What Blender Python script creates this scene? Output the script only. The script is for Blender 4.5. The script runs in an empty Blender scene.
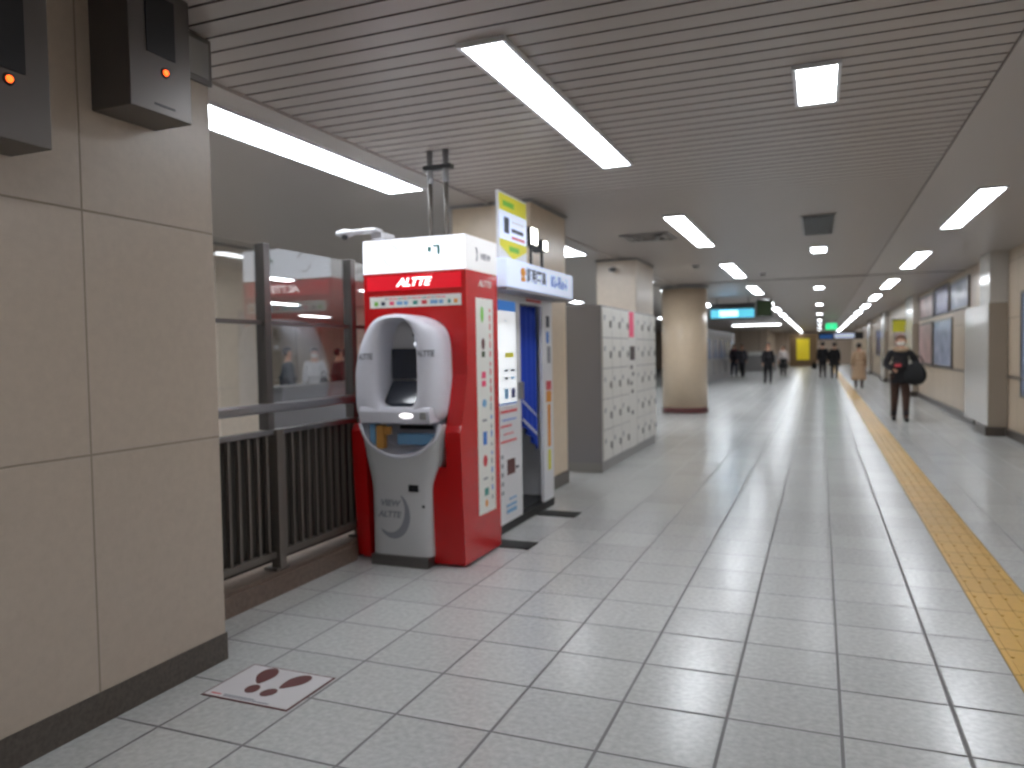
import bpy, bmesh, math, random
from mathutils import Vector, Matrix
random.seed(7)
PI = math.pi
C = bpy.context.scene.collection
sc = bpy.context.scene

# ------------------------------------------------------------------ materials
def lin(c):
    return tuple((x/12.92 if x <= 0.04045 else ((x+0.055)/1.055)**2.4) for x in [v/255 for v in c])
def mat(name, rgb, rough=0.5, metal=0.0, emit=0.0, spec=0.5, noise=0.0, nscale=20.0, coat=0.0, bump=0.0):
    m = bpy.data.materials.new(name); m.use_nodes = True
    nt = m.node_tree; b = nt.nodes['Principled BSDF']
    col = (*lin(rgb), 1)
    b.inputs['Base Color'].default_value = col
    b.inputs['Roughness'].default_value = rough
    b.inputs['Metallic'].default_value = metal
    b.inputs['Specular IOR Level'].default_value = spec
    b.inputs['Coat Weight'].default_value = coat
    if emit:
        b.inputs['Emission Color'].default_value = col
        b.inputs['Emission Strength'].default_value = emit
    if noise or bump:
        tc = nt.nodes.new('ShaderNodeTexCoord')
        n = nt.nodes.new('ShaderNodeTexNoise'); n.inputs['Scale'].default_value = nscale; n.inputs['Detail'].default_value = 5
        nt.links.new(tc.outputs['Object'], n.inputs['Vector'])
        if noise:
            mr = nt.nodes.new('ShaderNodeMapRange')
            mr.inputs['From Min'].default_value = .3; mr.inputs['From Max'].default_value = .7
            mr.inputs['To Min'].default_value = 1-noise; mr.inputs['To Max'].default_value = 1+noise
            nt.links.new(n.outputs['Fac'], mr.inputs['Value'])
            mx = nt.nodes.new('ShaderNodeVectorMath'); mx.operation = 'SCALE'
            mx.inputs[0].default_value = col[:3]
            nt.links.new(mr.outputs[0], mx.inputs['Scale'])
            nt.links.new(mx.outputs[0], b.inputs['Base Color'])
        if bump:
            bp = nt.nodes.new('ShaderNodeBump'); bp.inputs['Strength'].default_value = bump; bp.inputs['Distance'].default_value = .01
            nt.links.new(n.outputs['Fac'], bp.inputs['Height']); nt.links.new(bp.outputs[0], b.inputs['Normal'])
    return m

def nodes_math(nt, op, a, b=None):
    n = nt.nodes.new('ShaderNodeMath'); n.operation = op
    for i, v in enumerate((a, b)):
        if v is None: continue
        if isinstance(v, (int, float)): n.inputs[i].default_value = v
        else: nt.links.new(v, n.inputs[i])
    return n.outputs[0]

def grid_mat(name, rgb, joint_rgb, u_axis, v_axis, u0, du, v0, dv, w, rough=.4, noise=.05, nscale=60, tilevar=.04, spec=.5, bumpy=.0, fade=None, rough_joint=.7, tint=None):
    """tiles or panels in object space with thin joints"""
    m = bpy.data.materials.new(name); m.use_nodes = True
    nt = m.node_tree; b = nt.nodes['Principled BSDF']; L = nt.links
    tc = nt.nodes.new('ShaderNodeTexCoord'); sp = nt.nodes.new('ShaderNodeSeparateXYZ')
    L.new(tc.outputs['Object'], sp.inputs[0])
    ax = {'x': sp.outputs[0], 'y': sp.outputs[1], 'z': sp.outputs[2]}
    res = []; cells = []
    for a, o, d in ((u_axis, u0, du), (v_axis, v0, dv)):
        t = nodes_math(nt, 'DIVIDE', nodes_math(nt, 'SUBTRACT', ax[a], o), d)
        fl = nodes_math(nt, 'FLOOR', t); cells.append(fl)
        fr = nodes_math(nt, 'SUBTRACT', t, fl)
        dist = nodes_math(nt, 'MULTIPLY', nodes_math(nt, 'MINIMUM', fr, nodes_math(nt, 'SUBTRACT', 1.0, fr)), d)
        mr = nt.nodes.new('ShaderNodeMapRange'); mr.interpolation_type = 'SMOOTHSTEP'
        mr.inputs['From Min'].default_value = w*.25; mr.inputs['From Max'].default_value = w*.75
        L.new(dist, mr.inputs['Value']); res.append(mr.outputs[0])
    mask = nodes_math(nt, 'MINIMUM', res[0], res[1])
    cx = nt.nodes.new('ShaderNodeCombineXYZ'); L.new(cells[0], cx.inputs[0]); L.new(cells[1], cx.inputs[1])
    wn = nt.nodes.new('ShaderNodeTexWhiteNoise'); L.new(cx.outputs[0], wn.inputs['Vector'])
    n = nt.nodes.new('ShaderNodeTexNoise'); n.inputs['Scale'].default_value = nscale; n.inputs['Detail'].default_value = 6
    L.new(tc.outputs['Object'], n.inputs['Vector'])
    f1 = nodes_math(nt, 'MULTIPLY', nodes_math(nt, 'SUBTRACT', wn.outputs['Value'], .5), 2*tilevar)
    f2 = nodes_math(nt, 'MULTIPLY', nodes_math(nt, 'SUBTRACT', n.outputs['Fac'], .5), 4*noise)
    f = nodes_math(nt, 'ADD', nodes_math(nt, 'ADD', f1, f2), 1.0)
    sc_ = nt.nodes.new('ShaderNodeVectorMath'); sc_.operation = 'SCALE'; sc_.inputs[0].default_value = lin(rgb)
    L.new(f, sc_.inputs['Scale'])
    mx = nt.nodes.new('ShaderNodeMix'); mx.data_type = 'RGBA'
    mx.inputs[6].default_value = (*lin(joint_rgb), 1); L.new(mask, mx.inputs[0]); L.new(sc_.outputs[0], mx.inputs[7])
    L.new(mx.outputs[2], b.inputs['Base Color'])
    rr = nt.nodes.new('ShaderNodeMapRange'); rr.inputs['To Min'].default_value = rough_joint; rr.inputs['To Max'].default_value = rough
    L.new(mask, rr.inputs['Value']); L.new(rr.outputs[0], b.inputs['Roughness'])
    b.inputs['Specular IOR Level'].default_value = spec
    bp = nt.nodes.new('ShaderNodeBump'); bp.inputs['Strength'].default_value = .4; bp.inputs['Distance'].default_value = .004
    L.new(mask, bp.inputs['Height']); L.new(bp.outputs[0], b.inputs['Normal'])
    return m

M = {}
M['floor'] = grid_mat('floor_tiles', (188,189,187), (116,115,115), 'x', 'y', -1.927, .4, 2.521, .4, .014, rough=.23, noise=.14, nscale=38, tilevar=.05, spec=.6)
M['ceil'] = mat('ceiling_metal', (172,163,157), .38, 0, spec=.45)
M['groove'] = mat('ceiling_groove', (104,95,91), .7)
M['ceil_flat'] = mat('ceiling_smooth_panel', (176,168,162), .35, 0, spec=.5)
M['stone'] = grid_mat('wall_stone_panels', (184,170,156), (146,134,120), 'y', 'z', .42, .82, .117, .918, .008, rough=.3, noise=.05, nscale=30, tilevar=.02)
M['stone_far'] = grid_mat('wall_stone_far', (200,182,160), (150,135,120), 'y', 'z', 0, 1.0, .1, .85, .01, rough=.3, noise=.03, nscale=20, tilevar=.03)
M['concourse'] = grid_mat('concourse_wall_panels', (206,190,170), (150,130,112), 'y', 'z', 0, 1.6, 0, 3, .06, rough=.3, noise=.03, nscale=3, tilevar=.12)
M['endwall'] = grid_mat('end_wall_panels', (200,184,166), (140,122,100), 'x', 'z', 0, 1.4, 0, 3, .05, rough=.35, noise=.03, nscale=3, tilevar=.08)
M['granite'] = mat('dark_granite', (84,76,70), .35, noise=.25, nscale=60)
M['curb'] = mat('brown_granite', (112,96,86), .4, noise=.2, nscale=50)
M['pillar'] = mat('pillar_stone', (214,194,168), .28, noise=.04, nscale=14)
M['pillar_b'] = mat('pillar_stone_light', (214,200,184), .3, noise=.04, nscale=14)
M['white'] = mat('white_enamel', (222,222,226), .3)
M['fairing'] = mat('atm_white_plastic', (214,214,224), .28)
M['atmbody'] = mat('atm_panel_grey_white', (196,196,198), .35)
M['red'] = mat('red_enamel', (192,18,22), .26, coat=.12)
M['rednote'] = mat('red_ink', (214,70,80), .5)
M['grey'] = mat('grey_paint', (142,140,138), .4)
M['lockgrey'] = mat('locker_side_grey', (134,132,136), .4)
M['lockdoor'] = mat('locker_door_cream', (216,214,208), .35)
M['dark'] = mat('dark_plastic', (34,35,38), .35)
M['black'] = mat('black_rubber', (26,26,26), .6)
M['steel'] = mat('brushed_steel', (150,150,152), .32, metal=.85)
M['steel_dark'] = mat('dark_steel', (112,108,106), .36, metal=.8)
M['fence'] = mat('fence_bronze', (108,102,96), .4, metal=.3)
M['backing'] = mat('fence_backing_dark', (50,46,42), .5)
M['screen'] = mat('screen_glass', (52,56,66), .12)
M['blue'] = mat('blue_curtain', (20,62,178), .7)
M['bluep'] = mat('blue_print', (40,120,210), .4)
M['cyanp'] = mat('pale_blue_print', (120,170,210), .4)
M['green'] = mat('green_print', (120,190,70), .5)
M['dgreen'] = mat('dark_green_board', (52,74,36), .5)
M['teal'] = mat('teal_print', (60,140,130), .5)
M['pink'] = mat('pink_print', (232,80,120), .5)
M['orange'] = mat('orange_print', (226,150,50), .5)
M['yellow'] = mat('yellow_print', (226,218,60), .5)
M['tan'] = mat('envelope_tan', (200,146,74), .5)
M['ink'] = mat('dark_ink', (60,64,80), .5)
M['gink'] = mat('grey_ink', (140,142,150), .5)
M['plate'] = mat('marker_plate', (200,197,198), .35)
M['litblueprint'] = mat('lit_blue_print', (40,120,205), .4, emit=.45)
M['mink'] = mat('mid_grey_ink', (112,114,124), .5)
M['paper'] = mat('paper_white', (232,232,226), .5)
M['brown'] = mat('brown_ink', (92,44,42), .5)
M['brownwall'] = mat('brown_panel', (120,96,66), .5)
M['poster_a'] = mat('poster_blue_grey', (150,160,184), .25, noise=.4, nscale=3.5)
M['poster_b'] = mat('poster_rose', (190,160,156), .3, noise=.3, nscale=3)
M['poster_c'] = mat('poster_violet', (70,74,130), .25, noise=.5, nscale=4)
M['pilaster'] = mat('pilaster_laminate', (200,196,190), .16)
M['endpanel'] = mat('pilaster_end_stone', (160,148,134), .4)
M['tactile'] = grid_mat('yellow_tactile', (196,152,58), (150,122,64), 'x', 'y', .757, .3, 2.521, .3, .01, rough=.4, noise=.06, nscale=30, tilevar=.06)
M['skin'] = mat('skin', (206,160,134), .5)
M['hair'] = mat('dark_hair', (32,26,24), .6)
M['shoe'] = mat('shoe_black', (24,22,22), .5)
# light givers
M['lamp'] = mat('lamp_diffuser', (244,249,255), .4, emit=17.0)
M['litwhite'] = mat('lit_sign_white', (238,244,255), .3, emit=1.35)
M['litside'] = mat('lit_sign_side', (238,236,236), .35, emit=.18)
M['litred'] = mat('lit_sign_red', (225,20,40), .3, emit=.35)
M['littext'] = mat('lit_text', (255,250,250), .3, emit=2.2)
M['litblue'] = mat('lit_booth_sign', (205,216,240), .3, emit=.5)
M['litposter'] = mat('lit_poster', (240,244,248), .3, emit=.55)
M['litcyan'] = mat('lit_cyan', (90,195,222), .3, emit=.8)
M['litgreen'] = mat('lit_exit_green', (40,200,130), .3, emit=1.6)
M['lityellow'] = mat('lit_yellow', (205,185,30), .3, emit=.3)
M['spot'] = mat('spot_lamp', (255,250,235), .3, emit=8)
M['led'] = mat('amber_led', (255,90,30), .3, emit=3.5)

def glass_mat():
    m = bpy.data.materials.new('clear_glass'); m.use_nodes = True
    nt = m.node_tree; nt.nodes.clear()
    o = nt.nodes.new('ShaderNodeOutputMaterial'); mx = nt.nodes.new('ShaderNodeMixShader')
    t = nt.nodes.new('ShaderNodeBsdfTransparent'); g = nt.nodes.new('ShaderNodeBsdfGlossy')
    t.inputs[0].default_value = (.95,.96,.96,1); g.inputs['Roughness'].default_value = .03
    lw = nt.nodes.new('ShaderNodeLayerWeight'); lw.inputs['Blend'].default_value = .5
    a = nodes_math(nt, 'POWER', lw.outputs['Facing'], 2.0); a = nodes_math(nt, 'ADD', nodes_math(nt, 'MULTIPLY', a, .55), .05)
    nt.links.new(a, mx.inputs[0]); nt.links.new(t.outputs[0], mx.inputs[1]); nt.links.new(g.outputs[0], mx.inputs[2])
    nt.links.new(mx.outputs[0], o.inputs[0]); return m
M['glass'] = glass_mat()

# ------------------------------------------------------------------ mesh helpers
class MB:
    """collects shapes (world coordinates) with material slots, links as one mesh"""
    def __init__(s): s.bm = bmesh.new(); s.mats = []
    def mi(s, m):
        m = M[m] if isinstance(m, str) else m
        if m not in s.mats: s.mats.append(m)
        return s.mats.index(m)
    def faces(s, verts, m, fl, smooth=False):
        vs = [s.bm.verts.new(v) for v in verts]; k = s.mi(m)
        for f in fl:
            try:
                q = s.bm.faces.new([vs[i] for i in f]); q.material_index = k; q.smooth = smooth
            except ValueError: pass
        return vs
    def box(s, x0, x1, y0, y1, z0, z1, m, bev=0):
        x0, x1 = sorted((x0, x1)); y0, y1 = sorted((y0, y1)); z0, z1 = sorted((z0, z1))
        t = bmesh.new()
        bmesh.ops.create_cube(t, size=1)
        for v in t.verts: v.co = Vector(((x0+x1)/2+v.co.x*(x1-x0), (y0+y1)/2+v.co.y*(y1-y0), (z0+z1)/2+v.co.z*(z1-z0)))
        if bev: bmesh.ops.bevel(t, geom=t.edges[:], offset=bev, segments=2, affect='EDGES', profile=.5)
        s.merge(t, m); return s
    def merge(s, t, m, smooth=False):
        k = s.mi(m); mp = {}
        for v in t.verts: mp[v] = s.bm.verts.new(v.co)
        for f in t.faces:
            q = s.bm.faces.new([mp[v] for v in f.verts]); q.material_index = k; q.smooth = smooth or f.smooth
        t.free()
    def tube(s, pts, r, m, n=10, caps=True):
        pts = [Vector(p) for p in pts]; rr = r if isinstance(r, (list, tuple)) else [r]*len(pts)
        rings = []; k = s.mi(m)
        for i, p in enumerate(pts):
            d = (pts[min(i+1, len(pts)-1)] - pts[max(i-1, 0)]).normalized()
            a = d.cross(Vector((0,0,1)))
            if a.length < 1e-3: a = d.cross(Vector((1,0,0)))
            a.normalize(); b = d.cross(a)
            rings.append([s.bm.verts.new(p + (a*math.cos(2*PI*j/n)+b*math.sin(2*PI*j/n))*rr[i]) for j in range(n)])
        for i in range(len(rings)-1):
            for j in range(n):
                q = s.bm.faces.new([rings[i][j], rings[i][(j+1)%n], rings[i+1][(j+1)%n], rings[i+1][j]]); q.material_index = k; q.smooth = True
        if caps:
            for rg in (rings[0][::-1], rings[-1]):
                q = s.bm.faces.new(rg); q.material_index = k
        return s
    def lathe(s, cx, cy, prof, m, n=40):
        k = s.mi(m); rings = [[s.bm.verts.new((cx+r*math.cos(2*PI*j/n), cy+r*math.sin(2*PI*j/n), z)) for j in range(n)] for r, z in prof]
        for i in range(len(rings)-1):
            for j in range(n):
                q = s.bm.faces.new([rings[i][j], rings[i][(j+1)%n], rings[i+1][(j+1)%n], rings[i+1][j]]); q.material_index = k; q.smooth = True
        for rg in (rings[0][::-1], rings[-1]):
            q = s.bm.faces.new(rg); q.material_index = k
        return s
    def prism(s, pts, axis, a, b, m, smooth=False):
        """2D outline extruded along axis. axis 'x': pts=(y,z); 'y': pts=(x,z); 'z': pts=(x,y)"""
        def P(p, t): return {'x': (t, p[0], p[1]), 'y': (p[0], t, p[1]), 'z': (p[0], p[1], t)}[axis]
        n = len(pts); vs = [P(p, a) for p in pts] + [P(p, b) for p in pts]
        fl = [list(range(n))[::-1], [n+i for i in range(n)]] + [[i, (i+1)%n, n+(i+1)%n, n+i] for i in range(n)]
        s.faces(vs, m, fl); return s
    def ell(s, c, r, m, seg=20, ring=12, rot=None):
        t = bmesh.new(); bmesh.ops.create_uvsphere(t, u_segments=seg, v_segments=ring, radius=1)
        R = Matrix.Rotation(rot[1], 3, rot[0]) if rot else Matrix.Identity(3)
        for v in t.verts: v.co = Vector(c) + R @ Vector((v.co.x*r[0], v.co.y*r[1], v.co.z*r[2]))
        s.merge(t, m, True); return s
    def grid(s, rows, m, closed=False, smooth=True):
        k = s.mi(m); V = [[s.bm.verts.new(p) for p in r] for r in rows]
        for i in range(len(V)-1):
            n = len(V[i])
            for j in range(n if closed else n-1):
                q = s.bm.faces.new([V[i][j], V[i][(j+1)%n], V[i+1][(j+1)%n], V[i+1][j]]); q.material_index = k; q.smooth = smooth
        return V
    def build(s, name, parent=None, bevel=0, recalc=True):
        if recalc: bmesh.ops.recalc_face_normals(s.bm, faces=s.bm.faces[:])
        me = bpy.data.meshes.new(name)
        off = Vector((0,0,0))
        if parent:
            r = parent
            while r.parent: r = r.parent
            if r.type == 'EMPTY': off = r.location.copy()
        for v in s.bm.verts: v.co -= off
        s.bm.to_mesh(me); s.bm.free()
        for m in s.mats: me.materials.append(m)
        o = bpy.data.objects.new(name, me); C.objects.link(o)
        if parent: o.parent = parent
        if bevel:
            b = o.modifiers.new('bev', 'BEVEL'); b.width = bevel; b.segments = 2; b.limit_method = 'ANGLE'
        return o

def thing(name, label, cat, loc, group=None):
    o = bpy.data.objects.new(name, None); C.objects.link(o); o.location = loc
    o.empty_display_size = .1
    o['label'] = label; o['category'] = cat
    if group: o['group'] = group
    return o
def tag(o, label, cat, group=None):
    o['label'] = label; o['category'] = cat
    if group: o['group'] = group
    return o
def struct(o): o['kind'] = 'structure'; return o
def dup(root, loc, label=None, group=None):
    def cp(o, par):
        c = o.copy(); C.objects.link(c); c.parent = par
        for ch in o.children: cp(ch, c)
        return c
    r = cp(root, None); r.location = loc
    if label: r['label'] = label
    if group: r['group'] = group
    return r

def text(s, size, m, origin, facing, parent, name, shear=0, ext=.0008, align='CENTER', sx=1.0, bold=0.0):
    cu = bpy.data.curves.new('txt', 'FONT'); cu.body = s; cu.size = size; cu.extrude = ext; cu.shear = shear
    cu.align_x = align; cu.align_y = 'CENTER'; cu.offset = bold
    t = bpy.data.objects.new('txt', cu); C.objects.link(t)
    bpy.context.view_layer.update()
    me = bpy.data.meshes.new_from_object(t.evaluated_get(bpy.context.evaluated_depsgraph_get()))
    bpy.data.objects.remove(t)
    rot = Matrix.Rotation(PI/2, 4, 'X')
    if facing == '+x': rot = Matrix.Rotation(PI/2, 4, 'Z') @ rot
    if facing == '-x': rot = Matrix.Rotation(-PI/2, 4, 'Z') @ rot
    if facing == 'up': rot = Matrix.Identity(4)
    off = Vector((0,0,0))
    if parent:
        r = parent
        while r.parent: r = r.parent
        if r.type == 'EMPTY': off = r.location
    me.transform(Matrix.Translation(Vector(origin)-off) @ rot @ Matrix.Diagonal((sx,1,1,1)))
    me.materials.clear(); me.materials.append(M[m])
    o = bpy.data.objects.new(name, me); C.objects.link(o)
    if parent: o.parent = parent
    return o

ORD = ['nearest','second','third','fourth','fifth','sixth','seventh','eighth','ninth','tenth','eleventh','twelfth','thirteenth','fourteenth','fifteenth','sixteenth','seventeenth']
ZC = 2.83
YF = 72.0      # far end of the passage

# ------------------------------------------------------------------ setting
b = MB(); b.box(-20, 3.2, -5.2, YF+.3, -.12, 0, 'floor'); struct(b.build('floor'))

# slatted ceiling with real grooves, transverse to the passage
SX0, SX1 = -2.93, .86
b = MB()
k_c, k_g = b.mi('ceil'), b.mi('groove')
prof = []
y = 2.600 - .1325*60
ys = []
while y < YF+.1:
    ys.append(y); y += .1325
rows = []
for y in ys:
    g = .008
    rows += [(y-g, ZC, 0), (y-g, ZC+.018, 1), (y+g, ZC+.018, 1), (y+g, ZC, 1)]
V = [[b.bm.verts.new((x, r[0], r[1])) for x in (SX0, SX1)] for r in rows]
for i in range(len(V)-1):
    f = b.bm.faces.new([V[i][0], V[i][1], V[i+1][1], V[i+1][0]])
    f.material_index = k_c if i % 4 == 3 else k_g
b.box(SX0, SX1, -5.3, YF+.2, ZC+.02, ZC+.1, 'groove')
struct(b.build('ceiling', recalc=False))
# smooth side strips of ceiling
b = MB()
b.box(SX1+.012, 2.75, -5.2, YF+.2, ZC-.004, ZC+.1, 'ceil_flat')
b.box(SX1, SX1+.012, -5.2, YF+.2, ZC+.004, ZC+.1, 'groove')
struct(b.build('ceiling'))
b = MB()
b.box(-20, SX0, -5.2, YF+.2, ZC-.004, ZC+.1, 'ceil_flat')
struct(b.build('ceiling'))
b = MB()
b.box(SX0-.02, SX0+.012, 2.0, YF, ZC-.02, ZC+.0, 'ceil_flat'); struct(b.build('trim_1'))
b = MB()
b.box(-3.6, 2.56, 16.66, 16.75, ZC-.012, ZC-.0045, 'groove'); struct(b.build('trim_2'))

# left wall near the camera and its granite base
b = MB(); b.box(-3.3, -2.55, -5, 2.722, .125, ZC-.005, 'stone'); struct(b.build('wall_left'))
b = MB(); b.box(-3.3, -2.545, -5, 2.73, 0, .125, 'granite'); struct(b.build('baseboard_left'))
# right wall
b = MB(); b.box(2.66, 2.9, -5, 14.4, 0, ZC-.005, 'stone_far'); b.box(2.56, 2.9, 14.4, YF, 0, ZC-.005, 'stone_far'); struct(b.build('wall_right'))
b = MB(); b.box(2.63, 2.66, -5, 13.57, 0, .13, 'granite'); b.box(2.53, 2.56, 15.6, YF, 0, .13, 'granite'); struct(b.build('baseboard_right'))
b = MB(); b.box(2.635, 2.66, -5, 13.57, .90, .925, 'steel_dark'); b.box(2.535, 2.56, 15.65, YF, .90, .925, 'steel_dark'); struct(b.build('trim_3'))
# back, far and concourse walls
b = MB(); b.box(-20, 2.9, -5.2, -5, 0, ZC-.005, 'stone_far'); struct(b.build('wall_back'))
b = MB(); b.box(-3.6, 2.56, YF, YF+.2, 0, ZC-.005, 'endwall'); struct(b.build('wall_end'))
b = MB(); b.box(-20, -3.6, 60, 60.2, 0, ZC-.005, 'endwall'); struct(b.build('wall_far_concourse'))
b = MB(); b.box(-3.7, -3.6, 60.2, YF, 0, ZC-.005, 'stone_far'); struct(b.build('wall_far_side'))
b = MB(); b.box(-20, -19.8, -5, 60, 0, ZC-.005, 'concourse'); struct(b.build('wall_concourse'))

# ------------------------------------------------------------------ columns
def square_column(x0, x1, y0, y1, label, m):
    t = thing('square_column', label, 'column', ((x0+x1)/2, (y0+y1)/2, 0))
    MB().box(x0, x1, y0, y1, .13, ZC-.006, m, .012).build('shaft', t)
    MB().box(x0-.01, x1+.01, y0-.01, y1+.01, 0, .13, 'granite', .006).build('base', t)
    MB().box(x0-.02, x1+.02, y0-.02, y1+.02, ZC-.03, ZC-.006, 'grey').build('ceiling_collar', t)
    return t
square_column(-3.32, -2.5, 6.72, 7.76, 'beige stone square column rising behind the photo booth', 'pillar')
square_column(-3.25, -2.62, 11.65, 12.95, 'pale square column standing behind the grey coin lockers', 'pillar_b')
t = thing('round_column', 'beige round stone column past the coin lockers', 'column', (-2.84, 17.5, 0))
MB().lathe(-2.84, 17.5, [(.5,.12),(.5,ZC-.07)], 'pillar', 64).build('shaft', t)
MB().lathe(-2.84, 17.5, [(.51,0),(.51,.12)], 'brown', 64).build('base', t)
MB().lathe(-2.84, 17.5, [(.54,ZC-.05),(.54,ZC-.006)], 'grey', 64).build('ceiling_collar', t)
# right wall pilasters
for i, y in enumerate((13.6, 24.0, 34.0, 44.0)):
    lab = ['pale boxed pilaster on the right wall, the one nearest the camera', 'second boxed pilaster from the camera on the right wall, behind the walking person',
           'third boxed pilaster from the camera along the right wall', 'farthest boxed pilaster along the right wall'][i]
    t = thing('wall_pilaster', lab, 'pilaster', (2.48, y, 0), 'pilasters on the right wall')
    XW = 2.655 if i == 0 else 2.555; YE = y+.78 if i == 0 else y+2.0
    mb = MB(); mb.box(2.39, 2.555, y, y+2.0, .14, 2.04, 'pilaster', .006); mb.box(2.40, XW, y-.004, y+.3, .14, 2.04, 'endpanel'); mb.build('casing', t)
    MB().box(2.41, XW, y, YE, 2.045, ZC-.006, 'pilaster').build('upper_panel', t)
    MB().box(2.36, XW, y-.02, YE, 0, .14, 'granite').build('base', t)

# columns in the concourse beyond the glass
for (x, y, lab) in ((-7.4, 7.9, 'tall beige square column in the concourse behind the glass, by the stone wall edge'), (-12.5, 19.5, 'distant beige column in the concourse behind the glass screen')):
    square_column(x-.45, x+.45, y-.45, y+.45, lab, 'pillar_b')

# ------------------------------------------------------------------ ceiling lights
def long_light(name, label, group, x, y, w=.205, L=2.52, m='lamp'):
    t = thing(name, label, 'ceiling light', (x, y, ZC), group)
    mb = MB()
    for a in ((x-w/2-.02, x-w/2, y-.02, y+L+.02), (x+w/2, x+w/2+.02, y-.02, y+L+.02), (x-w/2, x+w/2, y-.02, y), (x-w/2, x+w/2, y+L, y+L+.02)):
        mb.box(a[0], a[1], a[2], a[3], ZC-.022, ZC+.0, 'white')
    mb.build('frame', t)
    mb = MB(); h = L/2
    mb.box(x-w/2, x+w/2, y, y+h-.008, ZC-.018, ZC+.0, m); mb.box(x-w/2, x+w/2, y+h+.008, y+L, ZC-.018, ZC+.0, m)
    mb.build('diffuser', t); return t
g1, g2, g3, g4 = 'tube lights in the row left of centre', 'tube lights in the right row', 'tube lights in the row above the rail', 'small square lights down the centre'
p = None
def light_row(x, y0, dy, n, grp, desc, w=.205, L=2.52, cat='tube_light', skip=()):
    proto = None
    for k in range(n):
        if k in skip: continue
        y = y0 + dy*k
        lab = f"{ORD[k]} {desc}"
        if proto is None: proto = long_light(cat, lab, grp, x, y, w, L)
        else: dup(proto, (x, y, ZC), lab, grp)
light_row(-1.44, 3.26, 4.95, 14, g1, 'long white tube light counted from the camera in the row left of centre')
light_row(1.455, 3.14, 4.95, 14, g2, 'long white tube light counted from the camera in the row by the right wall', L=2.45)
light_row(-3.33, 3.2, 4.95, 6, g3, 'long white tube light counted from the camera in the row above the glass rail', .33, 2.66)
light_row(-.015, 4.21, 7.43, 9, g4, 'small square white light counted from the camera down the ceiling centre', .195, .61, 'square_light')
for x, k in ((-1.44, 'left'), (1.43, 'right'), (-3.34, 'far left')):
    if x > -3: long_light('tube_light', f'{k} long tube light behind the camera', 'tube lights behind the camera', x, -1.69)
cl = [(-8.9, 4.6), (-9.15, 10.0), (-9.2, 14.2), (-13.3, 12.6), (-13.3, 15.6), (-13.3, 20.3), (-16.6, 15.0), (-16.6, 21.7), (-6.4, 19.5), (-6.4, 26), (-13.3, 28), (-6.4, 33), (-16.6, 8), (-6.0, 40.5), (-10, 36)]
cl += [(x, y) for x in (-6.2, -9.2) for y in (-3, .6, 4.2 if x > -8 else 2.6)] + [(-13.3, y) for y in (-2, 2, 6, 9.5)] + [(-6.4, 13), (-6.4, 16), (-9.2, 17), (-9.2, 20), (-13.3, 24), (-16.6, 2)]  # extra tube lights added out of view to brighten the concourse
proto = None
for i, (x, y) in enumerate(cl):
    lab = 'short tube light on the far concourse ceiling beyond the glass screen, hidden ones added to brighten it'
    if proto is None: proto = long_light('concourse_light', lab, 'concourse ceiling lights', x, y, .25, 1.7)
    else: dup(proto, (x, y, ZC), lab, 'concourse ceiling lights')
# crosswise lights over the far ticket area
for i, (y, lab) in enumerate(((44, 'bright crosswise light bar over the far left ticket area'),)):
    t = thing('light_bar', lab, 'ceiling light', (-3.6, y, ZC))
    MB().box(-4.55, -1.95, y, y+.3, ZC-.09, ZC-.006, 'white').build('housing', t)
    MB().box(-4.5, -2.0, y+.02, y+.28, ZC-.12, ZC-.09, 'lamp').build('diffuser', t)

# ------------------------------------------------------------------ ceiling fittings
t = thing('ceiling_vent', 'dark square air vent in the ceiling centre, before the second square light', 'vent', (-.02, 9.75, ZC))
MB().box(-.20, .17, 8.9, 10.4, ZC-.012, ZC-.002, 'grey').build('frame', t)
mb = MB()
for i in range(12): mb.box(-.17, .14, 8.94+i*.12, 9.0+i*.12, ZC-.024, ZC-.012, 'dark')
mb.build('louvre', t)
t = thing('ceiling_vent', 'pale square air diffuser set in the slats left of the tube lights', 'vent', (-2.0, 9.6, ZC))
mb = MB()
for i in range(3):
    d = .3-.09*i
    for a in ((-d, -d+.03, -d, d), (d-.03, d, -d, d), (-d, d, -d, -d+.03), (-d, d, d-.03, d)):
        mb.box(-2.0+a[0], -2.0+a[1], 9.6+a[2], 9.6+a[3], ZC-.02-.006*i, ZC-.001, 'grey')
mb.build('vent_rings', t)
for x, y, lab in ((-1.95, 13.2, 'small round smoke detector on the slatted ceiling before the round column'), (-1.0, 15.2, 'small round smoke detector beside the third tube light from the camera')):
    t = thing('smoke_detector', lab, 'smoke detector', (x, y, ZC), 'smoke detectors')
    MB().lathe(x, y, [(.03,ZC-.055),(.05,ZC-.04),(.055,ZC-.02)], 'grey', 20).build('sensor', t)
    MB().lathe(x, y, [(.07,ZC-.02),(.07,ZC-.001)], 'white', 20).build('base', t)

# ------------------------------------------------------------------ floor marks
tp = MB(); tp.box(.757, 1.06, -4, YF-3, 0.0005, .003, 'tactile')
y = 3.0
while y < 24:
    for i in range(4):
        cx = .757+.0375+.075*i
        tp.box(cx-.008, cx+.008, y+.02, y+.28, .003, .0065, 'tactile')
    y += .3
tag(tp.build('tactile_paving'), 'yellow tactile guide strip of ribbed tiles running along the floor', 'tactile paving')

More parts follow.
